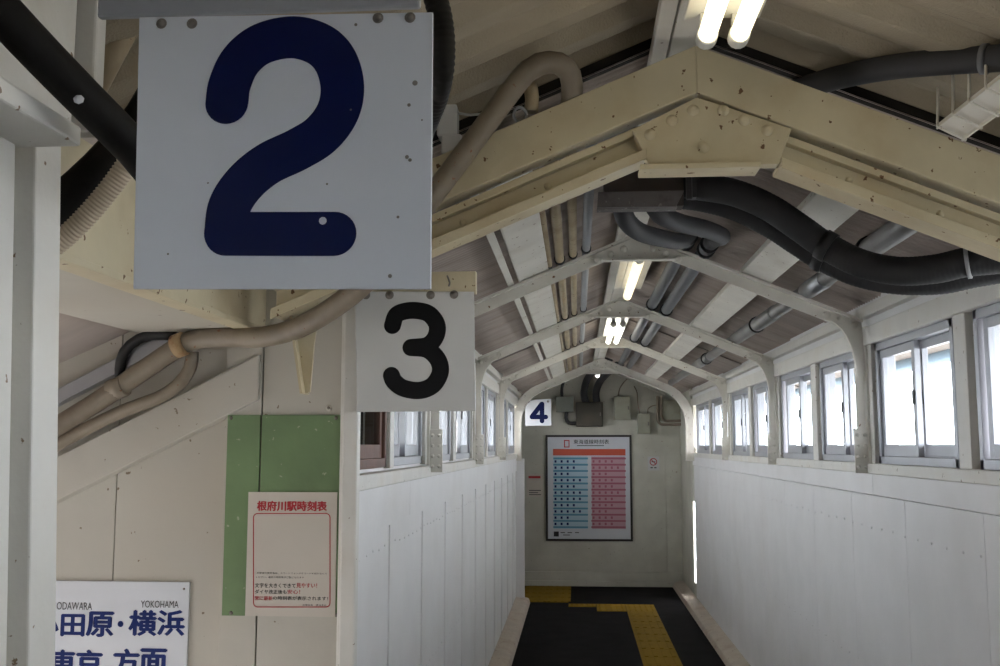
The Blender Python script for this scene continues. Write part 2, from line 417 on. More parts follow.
wn = [0]
def window(side, y0, y1, label, opened=0.0, mt='alum', pane='glass'):
    wn[0] += 1
    root = bpy.data.objects.new('window_%d' % wn[0], None); COL.objects.link(root)
    root.location = ((WR if side > 0 else WL), (y0+y1)/2, SILL); root.empty_display_size = .1
    struct(root, label, 'window')
    X = WR if side > 0 else WL
    z0, z1 = SILL, HEAD
    mb = MB(); d0, d1 = X-.035, X+.035
    mb.box(d0,d1,y0,y0+.028,z0,z1).box(d0,d1,y1-.028,y1,z0,z1).box(d0,d1,y0,y1,z0,z0+.03).box(d0,d1,y0,y1,z1-.03,z1)
    mb.box(X-.003,X+.003,y0,y1,z0+.03,z0+.036).box(X-.003,X+.003,y0,y1,z1-.036,z1-.03)
    mb.build('window_frame', mt, root, bevel=.002)
    w = (y1-y0-.056)/2+.014
    for i in (0, 1):
        a = y0+.028 if i == 0 else y1-.028-w
        if i == 1: a -= opened
        xx = X + side*(.013 if i == 0 else -.013)
        t = .032
        sb = MB(); e0, e1 = xx-.011, xx+.011
        sb.box(e0,e1,a,a+t,z0+.03,z1-.03).box(e0,e1,a+w-t,a+w,z0+.03,z1-.03).box(e0,e1,a+t,a+w-t,z0+.03,z0+.03+.045).box(e0,e1,a+t,a+w-t,z1-.03-t,z1-.03)
        so = sb.build('sash', mt, root, bevel=.002)
        MB().box(xx-.002,xx+.002,a+t-.004,a+w-t+.004,z0+.07,z1-.03-t+.004).build('glass_pane', pane, so)
        hx = xx - side*.0125
        hb = MB().box(min(hx,hx-side*.006),max(hx,hx-side*.006),a+w-.022 if i == 0 else a+.008,a+w-.010 if i == 0 else a+.02,z0+.22,z0+.27)
        hb.build('sash_lock', 'black', so)
    return root
def post_boards(side, y, w, label, gap=False):
    X = XR if side > 0 else XL
    mb = MB()
    def b(a, c, y0, y1): mb.box(min(X+side*a, X+side*c), max(X+side*a, X+side*c), y0, y1, SILL-.005, HEAD+.01)
    if gap: b(-.006,.09,y-w/2,y-.008); b(-.006,.09,y+.008,y+w/2); b(.03,.085,y-.01,y+.01)
    else: b(-.006,.09,y-w/2,y+w/2)
    b(.03,.085,y-w/2-.02,y-w/2); b(.03,.085,y+w/2,y+w/2+.02)
    trim(mb, label, bevel=.003)
ks = [-1.9+1.05*i for i in range(13)]       # half bay lines on the right wall, through every truss
halves = [TY[0]+1.0*i for i in range(-4, 0)]+sorted(TY+[(a+b)/2 for a, b in zip(TY[:-1], TY[1:])])
for i, y in enumerate(halves):
    is_t = any(abs(y-t) < .01 for t in TY)
    far = 8-i
    if y < 10.1: post_boards(1, y, .13 if is_t else .10, 'white post between windows, %s from the far end of the right wall' % ORD[far+1 if far+1 < 12 else 11] if far >= 0 else '', is_t)
for i in range(len(halves)-1):
    a, c = halves[i]+.085, halves[i+1]-.085
    if i == len(halves)-2: c = 10.27
    n = len(halves)-2-i
    window(1, a, c, '%s aluminium sliding window from the far end of the right wall' % ORD[n], opened={5: .0, 4: .02}.get(i, (.0, .05, .03)[i % 3]))
# left wall: a narrow brown wooden window first, then aluminium ones
post_boards(-1, 3.40, .07, 'narrow white post beside the brown wooden window')
window(-1, 2.56, 3.355, 'brown wooden window nearest the stairs on the left wall', mt='brown_wood')
MB_ = MB().box(-.86, -.85, 2.5, 3.42, 1.2, 2.2).box(-.86,-.70,3.40,3.42,1.2,2.2)  # added near-black sheet that makes the pane look dark
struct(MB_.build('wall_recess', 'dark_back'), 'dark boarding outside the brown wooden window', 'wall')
wd = MB()
for i in range(9):
    y = 2.7+.08*i+random.uniform(-.03,.03); wd.tube([(-.80,y,1.42),(-.79,y+random.uniform(-.05,.05),1.55),(-.77,y+random.uniform(-.12,.12),1.62+random.uniform(0,.12))], .0035, 5)
tag(wd.build('dry_weeds', 'weed'), 'thin yellowish weeds behind the brown wooden window', 'weeds', kind='stuff')
lh = [y for y in halves if y > TY[1]-.01 and y < 10]
window(-1, 3.46, TY[1]-.085, 'aluminium sliding window just past the brown wooden one on the left wall')
for i, y in enumerate(lh):
    is_t = i % 2 == 0
    post_boards(-1, y, .13 if is_t else .10, '%s white post between windows from the sign three end of the left wall' % ORD[i+1], is_t)
for i in range(len(lh)):
    a = lh[i]+.085; c = (lh[i+1]-.085) if i+1 < len(lh) else 10.3
    window(-1, a, c, '%s aluminium sliding window from the sign three end of the left wall' % ORD[i+1])

# ------------------------------------------------------------------ ceiling
def sheet(mb, side, ya, yb, period, amp, n, xe, lift=0.0, trap=False):
    cols = int((yb-ya)/period*n)+1
    rows = [[], [], [], []]
    for c in range(cols+1):
        y = min(ya+c*period/n, yb)
        ph = (y/period) % 1.0
        if trap: q = 1 if ph < .34 else (1-(ph-.34)/.16 if ph < .5 else (0 if ph < .84 else (ph-.84)/.16))
        else: q = .5+.5*math.cos(2*PI*ph)
        d = amp*q + lift
        for r, (x, t) in enumerate(((XC, 0), (xe, 0), (xe, .003), (XC, .003))):
            rows[r].append((x, y, zr(x)+d+t))
    mb.grid([rows[0], rows[1]], not trap); mb.grid([rows[2], rows[3]], not trap); mb.grid([rows[1], rows[2]], not trap)
cb = MB()
y = 2.32
i = 0
while y < YB+.1:
    for side, xe in ((-1, -1.05), (1, 1.62)):
        sheet(cb, side, y, min(y+.90, YB+.15), .036, .018, 8, xe, lift=.009*(i % 2))
    y += .84; i += 1
struct(cb.build('ceiling', 'roof'), 'brown grey corrugated roof sheets over the footbridge', 'ceiling')
cb = MB()
for side, xe in ((-1, -.95), (1, 1.62)): sheet(cb, side, Y0, 2.36, .16, .035, 25, xe, lift=.03, trap=True)
struct(cb.build('ceiling_near', 'roof_near'), 'beige folded roof sheets on the near side of the first truss', 'ceiling')
gb_ = MB().tube([(1.64, Y0, zr(1.62)-.01), (1.64, YB, zr(1.62)-.01)], .035, 10, False)
tag(gb_.build('rain_gutter', 'gutter'), 'blue rain gutter under the eaves outside the right windows', 'gutter')

cb = MB()
for s_, xe in ((-1, -.95), (1, 1.62)): cb.prism_y([(XC, zr(XC)-.0), (xe, zr(xe)-.0), (xe, zr(xe)+.1), (XC, zr(XC)+.1)], 2.325, 2.35)  # added strip stops a light leak; its black stands for a shaded slit
trim(cb, 'dark closing board where the folded and the corrugated roof meet', 'dark_back')
# purlins and ridge
def purlin(x, w, y0, y1, name, label, batten=0):
    r = thing(name, label, 'purlin', (x, y0, zc(x)+.03))
    s = -SLOPE if x > XC else SLOPE
    u = Vector((-s, 0, 1)).normalized()
    MB().bar((x, y0, zc(x)+.029), (x, y1, zc(x)+.029), w, .045, u).build('board', 'cream_light', r, bevel=.003)
    if batten:
        xb = x + batten
        MB().bar((xb, y0, zc(xb)+.022), (xb, y1, zc(xb)+.022), .028, .03, u).build('batten', 'cream_light', r, bevel=.003)
purlin(-.185, .135, 2.36, 10.4, 'roof_purlin', 'wide pale board under the roof beside the thin pipes', -.095)
purlin(.765, .13, 2.36, 10.4, 'roof_purlin', 'wide pale board under the roof between grey conduits and metal pipe')
rb = thing('ridge_beam', 'pale ridge beam above the fluorescent lights', 'beam', (XC, Y0, 2.5))
MB().box(XC-.045, XC+.03, Y0, YB, 2.502, 2.55).build('board', 'cream_light', rb, bevel=.003)
MB().box(XC-.085, XC-.05, Y0, YB, 2.50, 2.535).build('batten', 'cream_light', rb, bevel=.003)

# ------------------------------------------------------------------ trusses
def truss(Y, label):
    r = thing('roof_truss', label, 'truss', (XC, Y, ZA))
    xl, xr = XL+.02, XR-.02
    for s, xe in ((-1, xl), (1, xr)):
        mb = MB()
        a, b = (XC, ZA), (xe, zc(xe))
        mb.prism_y([a, b, (xe, zc(xe)-.012), (XC, ZA-.012)], Y-.03, Y+.03)       # top flange
        mb.prism_y([a, b, (xe, zc(xe)-.062), (XC, ZA-.062)], Y-.005, Y+.005)     # web
        for q in range(3):
            xx = xe - s*(.03+.055*q)
            mb.dome((xx, Y-.005, zc(xx)-.036), (0,-1,0), .017, .011)
        mb.build('rafter', 'cream_light', r, bevel=.0015)
        kb = MB(); pts = []
        xk = xe - s*.15
        pts = [(xe, zc(xe)-.03), (xk, zc(xk)-.045)]
        for q in range(9):
            t = q/8; pts.append((xe - s*(.028+.122*(1-math.sin(t*PI/2))), zc(xk)-.06-.24*(1-math.cos(t*PI/2))))
        pts.append((xe, pts[-1][1]))
        kb.prism_y(pts, Y-.011, Y-.002)
        n = 9
        kb.ribbon_y(pts[2:11], .006, Y-.022, Y+.0)
        kb.build('knee_brace', 'cream_light', r)
        pb = MB(); z1 = zc(xe)-.03
        pb.box(min(xe-s*.035,xe), max(xe-s*.035,xe), Y-.006, Y+.004, 1.49, z1).box(xe-.006+s*.01, xe+.006+s*.01, Y-.022, Y+.02, 1.49, z1)
        pb.build('post', 'cream_light', r, bevel=.0015)
        sp = MB().box(min(xe-s*.05,xe+s*.01), max(xe-s*.05,xe+s*.01), Y-.014, Y-.004, 1.49, 1.67)
        for q in range(4):
            for dx in (.008, .036): sp.dome((xe-s*dx, Y-.014, 1.515+.043*q), (0,-1,0), .008, .006, 8)
        sp.build('splice_plate', 'cream_light', r, bevel=.001)
    gp = MB(); hw = .155; zb = 2.385
    gp.prism_y([(XC, ZA-.015), (XC+.215, ZA-.015-.215*SLOPE), (XC+hw, zb), (XC-hw, zb), (XC-.215, ZA-.015-.215*SLOPE)], Y-.020, Y-.006)
    gp.box(XC-hw, XC+hw, Y-.045, Y-.006, zb-.008, zb)
    for q in (-.17,-.115,-.06,.06,.115,.17): gp.dome((XC+q, Y-.02, ZA-.045-abs(q)*SLOPE), (0,-1,0), .016, .010)
    gp.build('gusset_plate', 'cream_light', r, bevel=.0015)
    return r
for y, lb in zip(TY[1:4], ('pale roof truss directly behind the black hoses', 'pale roof truss between the two far fluorescent lights', 'pale roof truss just before the end arch')):
    truss(y, lb)

# first truss: a timber above, a steel member below with its own gusset
r = thing('roof_truss', 'large cream riveted roof truss crossing in front at the top', 'truss', (XC, TY[0], 2.4))
Y = TY[0]
ap = at(697, 95, Y=Y-.05); za_gap = ap.z; x_ap = ap.x
zt = at(697, 45, Y=Y-.05).z
for s, xe in ((-1, WL+.0), (1, WR-.02)):
    dz = SLOPE*abs(xe-x_ap)
    MB().prism_y([(x_ap, zt), (xe, zt-dz), (xe, za_gap+.006-dz), (x_ap, za_gap+.006)], Y-.05, Y+.01).build('timber', 'cream', r, bevel=.003)
    mb = MB()
    mb.prism_y([(x_ap, za_gap-.008), (xe, za_gap-.008-dz), (xe, za_gap-.026-dz), (x_ap, za_gap-.026)], Y-.03, Y+.03)
    mb.prism_y([(x_ap, za_gap-.01), (xe, za_gap-.01-dz), (xe, za_gap-.082-dz), (x_ap, za_gap-.082)], Y-.008, Y+.004)
    # bottom flange starts under the gusset
    d0 = .178 if s > 0 else .112; xs_ = x_ap + s*d0; d1 = SLOPE*d0
    mb.prism_y([(xs_, za_gap-.076-d1), (xe, za_gap-.076-dz), (xe, za_gap-.086-dz), (xs_, za_gap-.086-d1)], Y-.042, Y+.055)
    mb.prism_y([(xs_, za_gap-.070-d1), (xe, za_gap-.070-dz), (xe, za_gap-.094-dz), (xs_, za_gap-.094-d1)], Y-.05, Y-.04)
    for q in (.33, .52, .7): mb.dome((x_ap+s*q, Y-.008, za_gap-.05-SLOPE*q), (0,-1,0), .009, .006, 8)
    mb.build('rafter', 'cream', r, bevel=.0015)
pl = [(697,97),(792,128.5),(778.6,164),(648.5,164),(632.4,129.4)]
P = [at(a, b, Y=Y-.046) for a, b in pl]
gp = MB().prism_y([(p.x, p.z) for p in P], Y-.046, Y-.009)
zf = at(700, 165, Y=Y-.06).z
f0, f1 = at(640, 169, Y=Y-.075).x, at(761, 169, Y=Y-.075).x
gp.prism_y([(f0, zf-.012), (f1, zf-.012), (f1, zf), (f0, zf)], Y-.078, Y-.005)
for a, b in ((650.4,134.6),(672.3,120.5),(693.2,110.4),(723.2,110.4),(744.2,120),(767.3,130.4),(703.7,147.5)):
    p = at(a, b, Y=Y-.046); gp.dome((p.x, p.y, p.z), (0,-1,0), .0135, .009, 12)
gp.build('gusset_plate', 'cream', r, bevel=.002)
P = [at(a, b, Y=Y+.055) for a, b in ((290,285),(297,345),(304,394),(310,392),(314,345),(322,285))]
kb = MB().prism_y([(p.x, p.z) for p in P], Y+.055, Y+.063)
kb.ribbon_y([(p.x, p.z) for p in P[:3]], .006, Y+.03, Y+.09)
kb.build('knee_brace', 'cream', r)

# end arch
r = thing('end_arch', 'rounded cream steel arch before the end wall', 'arch', (XC, TY[4], 2.5))
Y = TY[4]
def arch_path(dx, dz):
    w = (XR-XL)/2+.0-dx; zt_ = 2.465-dz; R = .30
    pts = []
    zs = zt_-SLOPE*(w-R*.62)
    pts = [(XC+w, 1.45), (XC+w, zs-.34)]
    for q in range(1, 9):
        t = q/9; a = (XC+w, zs-.34); b = (XC+w, zs-.06); c = (XC+w-R*.9, zt_-SLOPE*(w-R*.9))
        pts.append(((1-t)**2*a[0]+2*t*(1-t)*b[0]+t*t*c[0], (1-t)**2*a[1]+2*t*(1-t)*b[1]+t*t*c[1]))
    pts += [(XC+w-R*.9, zt_-SLOPE*(w-R*.9)), (XC, zt_)]
    return pts + [(2*XC-x, z) for x, z in pts[-2::-1]]
MB().ribbon_y(arch_path(.035, .0), .075, Y-.012, Y+.012).build('web', 'cream_light', r, bevel=.0015)
MB().ribbon_y(arch_path(.075, .04), .012, Y-.045, Y+.045).build('inner_flange', 'cream_light', r, bevel=.0015)
gp = MB()
zb = at(603, 373, Y=Y-.05).z
gp.prism_y([(XC, 2.50), (XC+.2, 2.417), (XC+.17, zb), (XC-.17, zb), (XC-.2, 2.417)], Y-.03, Y-.013)
gp.box(XC-.17, XC+.17, Y-.055, Y-.013, zb-.008, zb)
for q in (-.14,-.09,-.04,.04,.09,.14): gp.dome((XC+q, Y-.03, 2.462-abs(q)*SLOPE), (0,-1,0), .015, .009)
gp.dome((XC, Y-.03, zb+.05), (0,-1,0), .015, .009)
gp.build('gusset_plate', 'cream_light', r, bevel=.0015)

# ------------------------------------------------------------------ stair side on the left
YS = 2.45
mb = MB().box(-2.6, -.62, YS+.02, YS+.07, -1.5, 2.35)
x228 = at(227, 500, Y=YS).x; x341 = at(341, 500, Y=YS-.055).x; x263 = at(263.5, 500, Y=YS).x; x357 = at(357, 500, Y=YS-.05).x; x117 = at(116, 500, Y=YS).x
mb.box(-2.6, x117-.0012, YS, YS+.03, -1.5, 2.2).box(x117+.0012, x228, YS, YS+.03, -1.5, 2.2)
mb.box(x228, x263-.0018, YS-.03, YS+.03, -1.2, 2.3).box(x263+.0018, x341, YS-.03, YS+.03, -1.2, 2.3)
struct(mb.build('wall_stair', 'stair_wall', bevel=.0015), 'dull cream boarded wall of the stairs behind the signs', 'wall')
mb = MB().box(x341, x357, YS-.055, YS-.02, -.1, 2.3).box(XL-.08, x341+.01, YS-.02, YS+.05, -.1, 2.2).box(x341-.008, x341+.003, YS-.045, YS-.02, -.1, 2.3)
trim(mb, 'slim cream corner post under the number three sign')
mb = MB().box(x341+.002, XL+.02, YS+.0, YS+.07, -.1, 2.3)
# sloped rail on the stair wall
a = at(262, 375, Y=YS-.02); b = at(40, 487, Y=YS-.02)
d = (b-a)*1.6
p0 = [(a.x, a.z+.05), (a.x, a.z-.062), (a.x+d.x, a.z+d.z-.062), (a.x+d.x, a.z+d.z+.05)]
mb = MB().prism_y([(x, z) for x, z in p0], YS-.045, YS+.0)
trim(mb, 'sloping cream rail on the stair wall beneath the beige conduit', 'stair_wall', .003)
# header over the stair opening, its soffit, the sloping stair roof
HZ = 1.880; WH = -.77
mb = MB().box(WH-.02, WH, 1.27, YS-.03, HZ+.008, 2.08).box(WH-.04, WH+.008, 1.27, YS-.03, HZ-.004, HZ+.009)
trim(mb, 'cream header beam over the stair opening behind the number two sign', 'cream', .002)
mb = MB().box(-1.09, WH-.05, 1.27, YS+.02, HZ, HZ+.03)
struct(mb.build('ceiling_stair', 'stair_wall'), 'flat cream soffit above the top of the stairs', 'ceiling')
mb = MB().prism_y([(-1.085, HZ+.05), (-1.085, HZ+.03), (-2.6, HZ+.03-1.515*.44), (-2.6, HZ+.05-1.515*.44)], 1.22, YS+.02)
mb.box(-1.1, WH-.03, 1.28, YS, HZ+.035, 2.30)
struct(mb.build('ceiling_slope', 'roof'), 'brown sloping roof lining over the stairs', 'ceiling')
fa = [at(60, 397, Y=YS-.03), at(172, 338, Y=YS-.03)]
dd = (fa[0]-fa[1])*1.5
fl = MB().bar(fa[1], fa[1]+dd, .03, .035, (0,0,1))
tag(fl.build('metal_flashing', 'galv', bevel=.002), 'bright galvanised flashing strip sloping along the top of the stair wall', 'flashing')
# near end of the left wall: a stile post, a recess, another stile
def lean(y0, y1, d0, d1, name_label, mt='trim_white'):
    """upright board between y0 and y1, its face leaning as the old post does"""
    mb = MB()
    ta, tb = at(62, 135, Y=1.26), at(56, 666, Y=1.26)
    q = []
    for z in (.0, 2.01):
        t = (z-tb.z)/(ta.z-tb.z); X = tb.x+(ta.x-tb.x)*t
        for (dx, yy) in ((-d0, y0), (-d0, y1), (-d1, y1), (-d1, y0)): q.append(mb.bm.verts.new((X+dx, yy, z)))
    for f_ in ((3,2,1,0),(4,5,6,7),(0,1,5,4),(1,2,6,5),(2,3,7,6),(3,0,4,7)): mb.bm.faces.new([q[i] for i in f_])
    return trim(mb, name_label, mt, .003)
lean(1.195, 1.26, 0, .08, 'white end post of the near wall, beside the stair opening')
lean(1.15, 1.195, .03, .08, 'recessed white board beside the near end post')
lean(1.02, 1.15, .0, .08, 'white board next to the recess of the near wall')
mb = MB().box(WL-.10, WL-.03, Y0, 1.02, -.1, 2.3)  # kept windowless so the near side stays dim
mb.box(-2.6, WL-.09, 1.13, 1.19, -1.5, 2.3).box(-2.66, -2.6, 1.13, YS+.05, .75, 2.3)  # unseen stair end added to cut light from the left, open below
struct(mb.build('wall_near', 'wall_white'), 'white wall on the near side of the stair opening', 'wall')
a0, a1 = at(0, 60, X=WL+.02), at(100, 146, X=WL+.02)
mb = MB()
zb0 = at(0, 101, X=WL+.02).z
zp0, zp1 = at(30,116,X=-.61).z, at(45,103,X=-.61).z
mb.box(WL-.05, -.61, .6, at(82,135,X=-.61).y, zp0, zp1).box(WL-.05, WL-.005, .6, 1.27, 2.02, 2.32)
trim(mb, 'white wall plate over the near end post')
# upright board behind the black pipe
a0, a1 = at(30, 40, Y=1.29), at(96, 40, Y=1.29)
mb = MB().box(a0.x-.05, a1.x, 1.29, 1.32, 2.03, 2.4)
trim(mb, 'white upright board behind the thick black pipe', 'trim_white')

# ------------------------------------------------------------------ signs
def pts_px(l, Y): return [((p := at(a, b, Y=Y)).x, p.z) for a, b in l]
def number_sign(label, corners, Y, mt, bolts, strokes, w_px, num_mat):
    P = pts_px(corners, Y)
    cx = sum(p[0] for p in P)/4; cz = sum(p[1] for p in P)/4
    r = thing('number_sign', label, 'sign', (cx, Y, min(p[1] for p in P)))
    plate = MB().prism_y(P, Y, Y+.004).build('plate', mt, r, bevel=.001)
    nb = MB(); scale = Y/F
    for k_, s_ in enumerate(strokes): stroke(nb, pts_px(s_, Y), w_px*scale, Y-.0008, k_)
    nb.build('numeral', num_mat, r)
    for a, b in bolts:
        p = at(a, b, Y=Y); rr = .0042*min(1.9, Y*.55+.4)
        bb = MB().dome(p, (0,-1,0), rr*1.5, .0012, 12).dome(p-Vector((0,.001,0)), (0,-1,0), rr, .003, 6)
        bb.build('bolt', 'bolt', r)
    return r
r2 = number_sign('largest white number sign reading 2 in navy, hanging in front', [(139,17),(433,12),(431,289),(133,289)], 1.0, 'sign_white',
    [(161.5,23.5),(192,23.5),(378,18),(410,17.5)],
    [[(227,103),(230,84),(241,61),(262,44),(293,37.5),(320,45),(336,62),(342.5,88),(337.5,113),(321,135),(297,150),(268,164),(245,183),(230,206),(226,233)],
     [(226.5,234),(334.5,234)]], 46.5, 'navy')
for a, b, q in ((415,83,3),(409,105,2),(422,120,1),(407,157,2.2),(410,160,2),(327,184,1.2),(398,217,1.6),(390,276,2.2),(208,183,1),(168,254,1.2),(356,25,1.8),(351,110,1.2)):
    p = at(a, b, Y=1.0); MB().dome(p-Vector((0,.0001 if not (a in (356,351)) else .0009,0)), (0,-1,0), q*.001, .0002, 8).build('speck', 'bolt', r2)
p = at(323, 221, Y=1.0); MB().dome(p-Vector((0,.0009,0)), (0,-1,0), .0045, .0002, 9).build('chip', 'sign_white', r2)
r3 = number_sign('white number sign reading 3 in black, hanging at the corner post', [(355,291.5),(474,291.5),(475.5,411),(357,412)], 2.36, 'sign_grey',
    [(366,295),(389.5,295),(430.5,295),(454,294.5)],
    [[(392.5,325.5),(396,315.5),(404,311.5),(416,310.5),(429,314),(437,325),(435.5,337),(427,345.5),(411,347.5)],
     [(411,347.5),(427,349.5),(437.5,359),(440.5,371),(435,383),(426,389),(415,390.5),(402,387.5),(394,381),(391.5,375.5)]], 17.5, 'num_black')
r4 = number_sign('small white number sign reading 4 at the far arch', [(525,400),(551,399),(551.5,425.5),(525.5,426)], 10.55, 'sign_white',
    [(528.5,402),(548,401.5)],
    [[(541.6,404),(532,416.5)], [(532,417),(545.8,417)], [(542,404),(542,421)]], 4.6, 'navy')
# hangers
a0, a1 = at(97, 6, Y=1.006), at(420, 6, Y=1.006)
o = MB().box(a0.x, a1.x, 1.0055, 1.016, at(250,12,Y=1.006).z, at(250,12,Y=1.006).z+.03).build('hanger_bar', 'light_pipe', bevel=.003)
tag(o, 'grey metal bar holding the number two sign', 'hanger')
a0, a1 = at(357, 280, Y=2.365), at(476, 271, Y=2.365); zb = at(450, 289.5, Y=2.365).z
hb = thing('hanger_board', 'cream wooden board holding the number three sign', 'hanger', (a1.x, 2.38, zb))
MB().box(x341, a1.x, 2.365, 2.392, zb-.01, a1.z).build('board', 'cream', hb, bevel=.002)
p = at(449, 281, Y=2.365)
MB().tube([p+Vector((-.004,-.001,.012)), p+Vector((0,-.012,.004)), p+Vector((.003,-.01,-.006)), p+Vector((.0,-.001,-.012))], .0025, 6, step=.004).build('hook', 'bolt', hb)

# direction sign
YD = YS-.004
c = [at(a, b, Y=YD) for a, b in ((14,583),(190,582))]
r = thing('direction_sign', 'white direction sign with blue Japanese lettering low on the stair wall', 'sign', (c[0].x, YD, 1.0))
MB().box(c[0].x, c[1].x, YD-.003, YS+.001, .72, c[1].z).build('plate', 'sign_white', r, bevel=.001)
Yt = YD-.0036
def tx(name, body, x0, y0, x1, y1, mt, bold=0.0, Yp=Yt, par=r):
    a, b = at(x0, y0, Y=Yp), at(x1, y1, Y=Yp)
    return text(name, body, a.x, b.x, a.z, b.z, Yp, mt, par, bold)
tx('small_lettering', 'ODAWARA', 57, 602, 92, 610, 'black_ink', .004)
tx('small_lettering', 'YOKOHAMA', 141, 600.5, 178.5, 608, 'black_ink', .004)
for ch, x0, y0, x1, y1 in (('小',33,612.5,57.5,636),('田',62,614.5,83.5,636),('原',87.5,612,112.5,636.5),('横',130,610.5,155.5,635.5),('浜',158.5,610.5,183.5,635.5)):
    tx('lettering', ch, x0, y0, x1, y1, 'blue_ink', .085)
p = at(120.5, 624, Y=Yt); MB().dome(p, (0,-1,0), .0075, .0005, 16).build('lettering', 'blue_ink', r)
for ch, x0, y0, x1, y1 in (('東',50.5,650,74,675),('京',77,650,101,675),('方',114,649,138,675),('面',141.5,649,165.5,675)):
    tx('lettering', ch, x0, y0, x1, y1, 'blue_ink', .085)
p = at(184, 589, Y=YD-.003); MB().dome(p, (0,-1,0), .003, .002, 10).build('bolt', 'bolt', r)
# green board and the notice on it
YG = YS-.03
c = [at(a, b, Y=YG-.004) for a, b in ((228,415),(341,617))]
r = thing('green_board', 'peeling green board screwed to the stair wall behind the red lettered notice', 'board', (c[0].x, YG, c[1].z))
MB().box(c[0].x, x263-.002, YG-.006, YG+.001, c[1].z, c[0].z).build('panel', 'green', r, bevel=.001)
MB().box(x263+.002, c[1].x, YG-.006, YG+.001, c[1].z, c[0].z).build('panel', 'green', r, bevel=.001)
for a, b in ((231,418),(336,418),(231,613),(337,615)):
    MB().dome(at(a, b, Y=YG-.006), (0,-1,0), .005, .004, 8).build('screw', 'bolt', r)
YN = YG-.0085
c = [at(a, b, Y=YN) for a, b in ((248.5,492),(335,617))]
r = thing('notice', 'paper timetable notice with red heading pinned on the green board', 'notice', (c[0].x, YN, c[1].z))
MB().box(c[0].x, c[1].x, YN, YN+.002, c[1].z, c[0].z).build('sheet', 'paper', r)
Yn = YN-.0006
tn_ = lambda n, t, x0, y0, x1, y1, mt, b=0.0: tx(n, t, x0, y0, x1, y1, mt, b, Yn, r)
tn_('heading', '根府川駅時刻表', 257.5, 501, 326.5, 511, 'red_ink', .09)
bp = []
for (cx, cy, a0) in ((257.5,517.5,180),(326,517.5,270),(326,603,0),(257.5,603,90)):
    for q in range(5):
        t = math.radians(a0+22.5*q); bp.append((cx+4*math.cos(t), cy+4*math.sin(t)))
bp.append(bp[0])
fb = MB()
for p_, q_ in zip(bp[:-1], bp[1:]):
    A, B = at(*p_, Y=Yn), at(*q_, Y=Yn); fb.bar(A, B, .0004, .0026, (0,1,0)) if False else fb.bar(A, B, .0022, .0004, (0,-1,0))
fb.build('border', 'red_ink', r)
tn_('small_text', 'お客様の携帯電話、スマートフォンからコードを読み込んで', 257, 572, 327, 574.5, 'black_ink', .01)
tn_('small_text', 'ください。最新の時刻表がご覧になれます', 256, 576, 304, 578.5, 'black_ink', .01)
tn_('lettering', '文字を大きくできて', 255, 583, 295.5, 588, 'black_ink', .04); tn_('red_lettering', '見やすい！', 296.5, 583, 317, 588, 'red_ink', .04)
tn_('lettering', 'ダイヤ改正後も', 255, 589.5, 286.5, 594, 'black_ink', .04); tn_('red_lettering', '安心！', 287.5, 589.5, 300, 594, 'red_ink', .04)
tn_('red_lettering', '常に最新', 255, 596, 272.5, 600.5, 'red_ink', .04); tn_('lettering', 'の時刻表が表示されます！', 273, 596, 328, 600.5, 'black_ink', .04)
tn_('small_text', 'JR東日本　横浜支社', 302.5, 604, 326.5, 606.5, 'black_ink', .015)

# ------------------------------------------------------------------ lights
def lamp(y0, y1, z, tubemat, label, XC=XC+.02, offs=(-.032, .032), rt=.0185):
    r = thing('fluorescent_light', label, 'light', (XC, (y0+y1)/2, z))
    hb = MB().prism_y([(XC-.035,z+.045),(XC+.035,z+.045),(XC+.028,z+.075),(XC-.028,z+.075)], y0, y1)
    hb.prism_y([(XC-.075,z+.042),(XC-.035,z+.05),(XC+.035,z+.05),(XC+.075,z+.042),(XC+.078,z+.047),(XC+.035,z+.056),(XC-.035,z+.056),(XC-.078,z+.047)], y0, y1)
    hb.build('housing', 'housing', r, bevel=.002)
    for yy in (y0+.2, y1-.2):
        MB().box(XC-.012, XC+.012, yy-.012, yy+.012, z+.07, 2.505).build('hanger', 'housing', r)
    for o_ in offs:
        x = XC+o_
        MB().tube([(x, y0+.03, z), (x, y1-.03, z)], rt, 16, False).build('tube', tubemat, r)
        for yy, d in ((y0+.012, 1), (y1-.012, -1)):
            sb = MB().tube([(x, yy-.012, z), (x, yy+.02 if d > 0 else yy+.012, z)] if d > 0 else [(x, yy-.02, z), (x, yy+.012, z)], .0215, 14, False)
            sb.box(x-.013, x+.013, yy-.012, yy+.012, z, z+.048)
            sb.build('socket', 'housing', r, bevel=.001)
lamp(.76, 1.98, 2.42, 'tube1', 'lit fluorescent light above the first cream truss', XC+.035)
lamp(4.40, 5.55, 2.425, 'tube2', 'yellowish fluorescent light half hidden behind the second truss', XC+.02, (0,), .023)
lamp(6.75, 7.95, 2.42, 'tube3', 'bright white twin fluorescent light farther along the ridge')
p = at(597.5, 375.5, Y=10.42)
r = thing('ceiling_sensor', 'tiny bright lamp under the end arch', 'lamp', p)
MB().dome(p, (0,0,-1), .022, .02, 12).build('lens', 'led', r)  # glowing dome added to give a small bright reflection
MB().tube([p, p+Vector((0,0,.03))], .026, 12, False).build('base', 'housing', r)

# ------------------------------------------------------------------ pipes and cables
def pipe(name, pts, rad, mt, label, cat='pipe', smooth=True, rib=0, pitch=.012, step=.03, seg=14, group=None, cl=None, cl_mat='black', cl_r=1.25):
    r = thing(name, label, cat, pts[0], group)
    MB().tube(pts, rad, seg, smooth, step, rib, pitch).build('tube', mt, r)
    for (p, d) in (cl or []):
        p = Vector(p); d = Vector(d).normalized()
        MB().tube([p-d*.014, p+d*.014], rad*cl_r, 14, False).build('clamp', cl_mat, r)
    return r
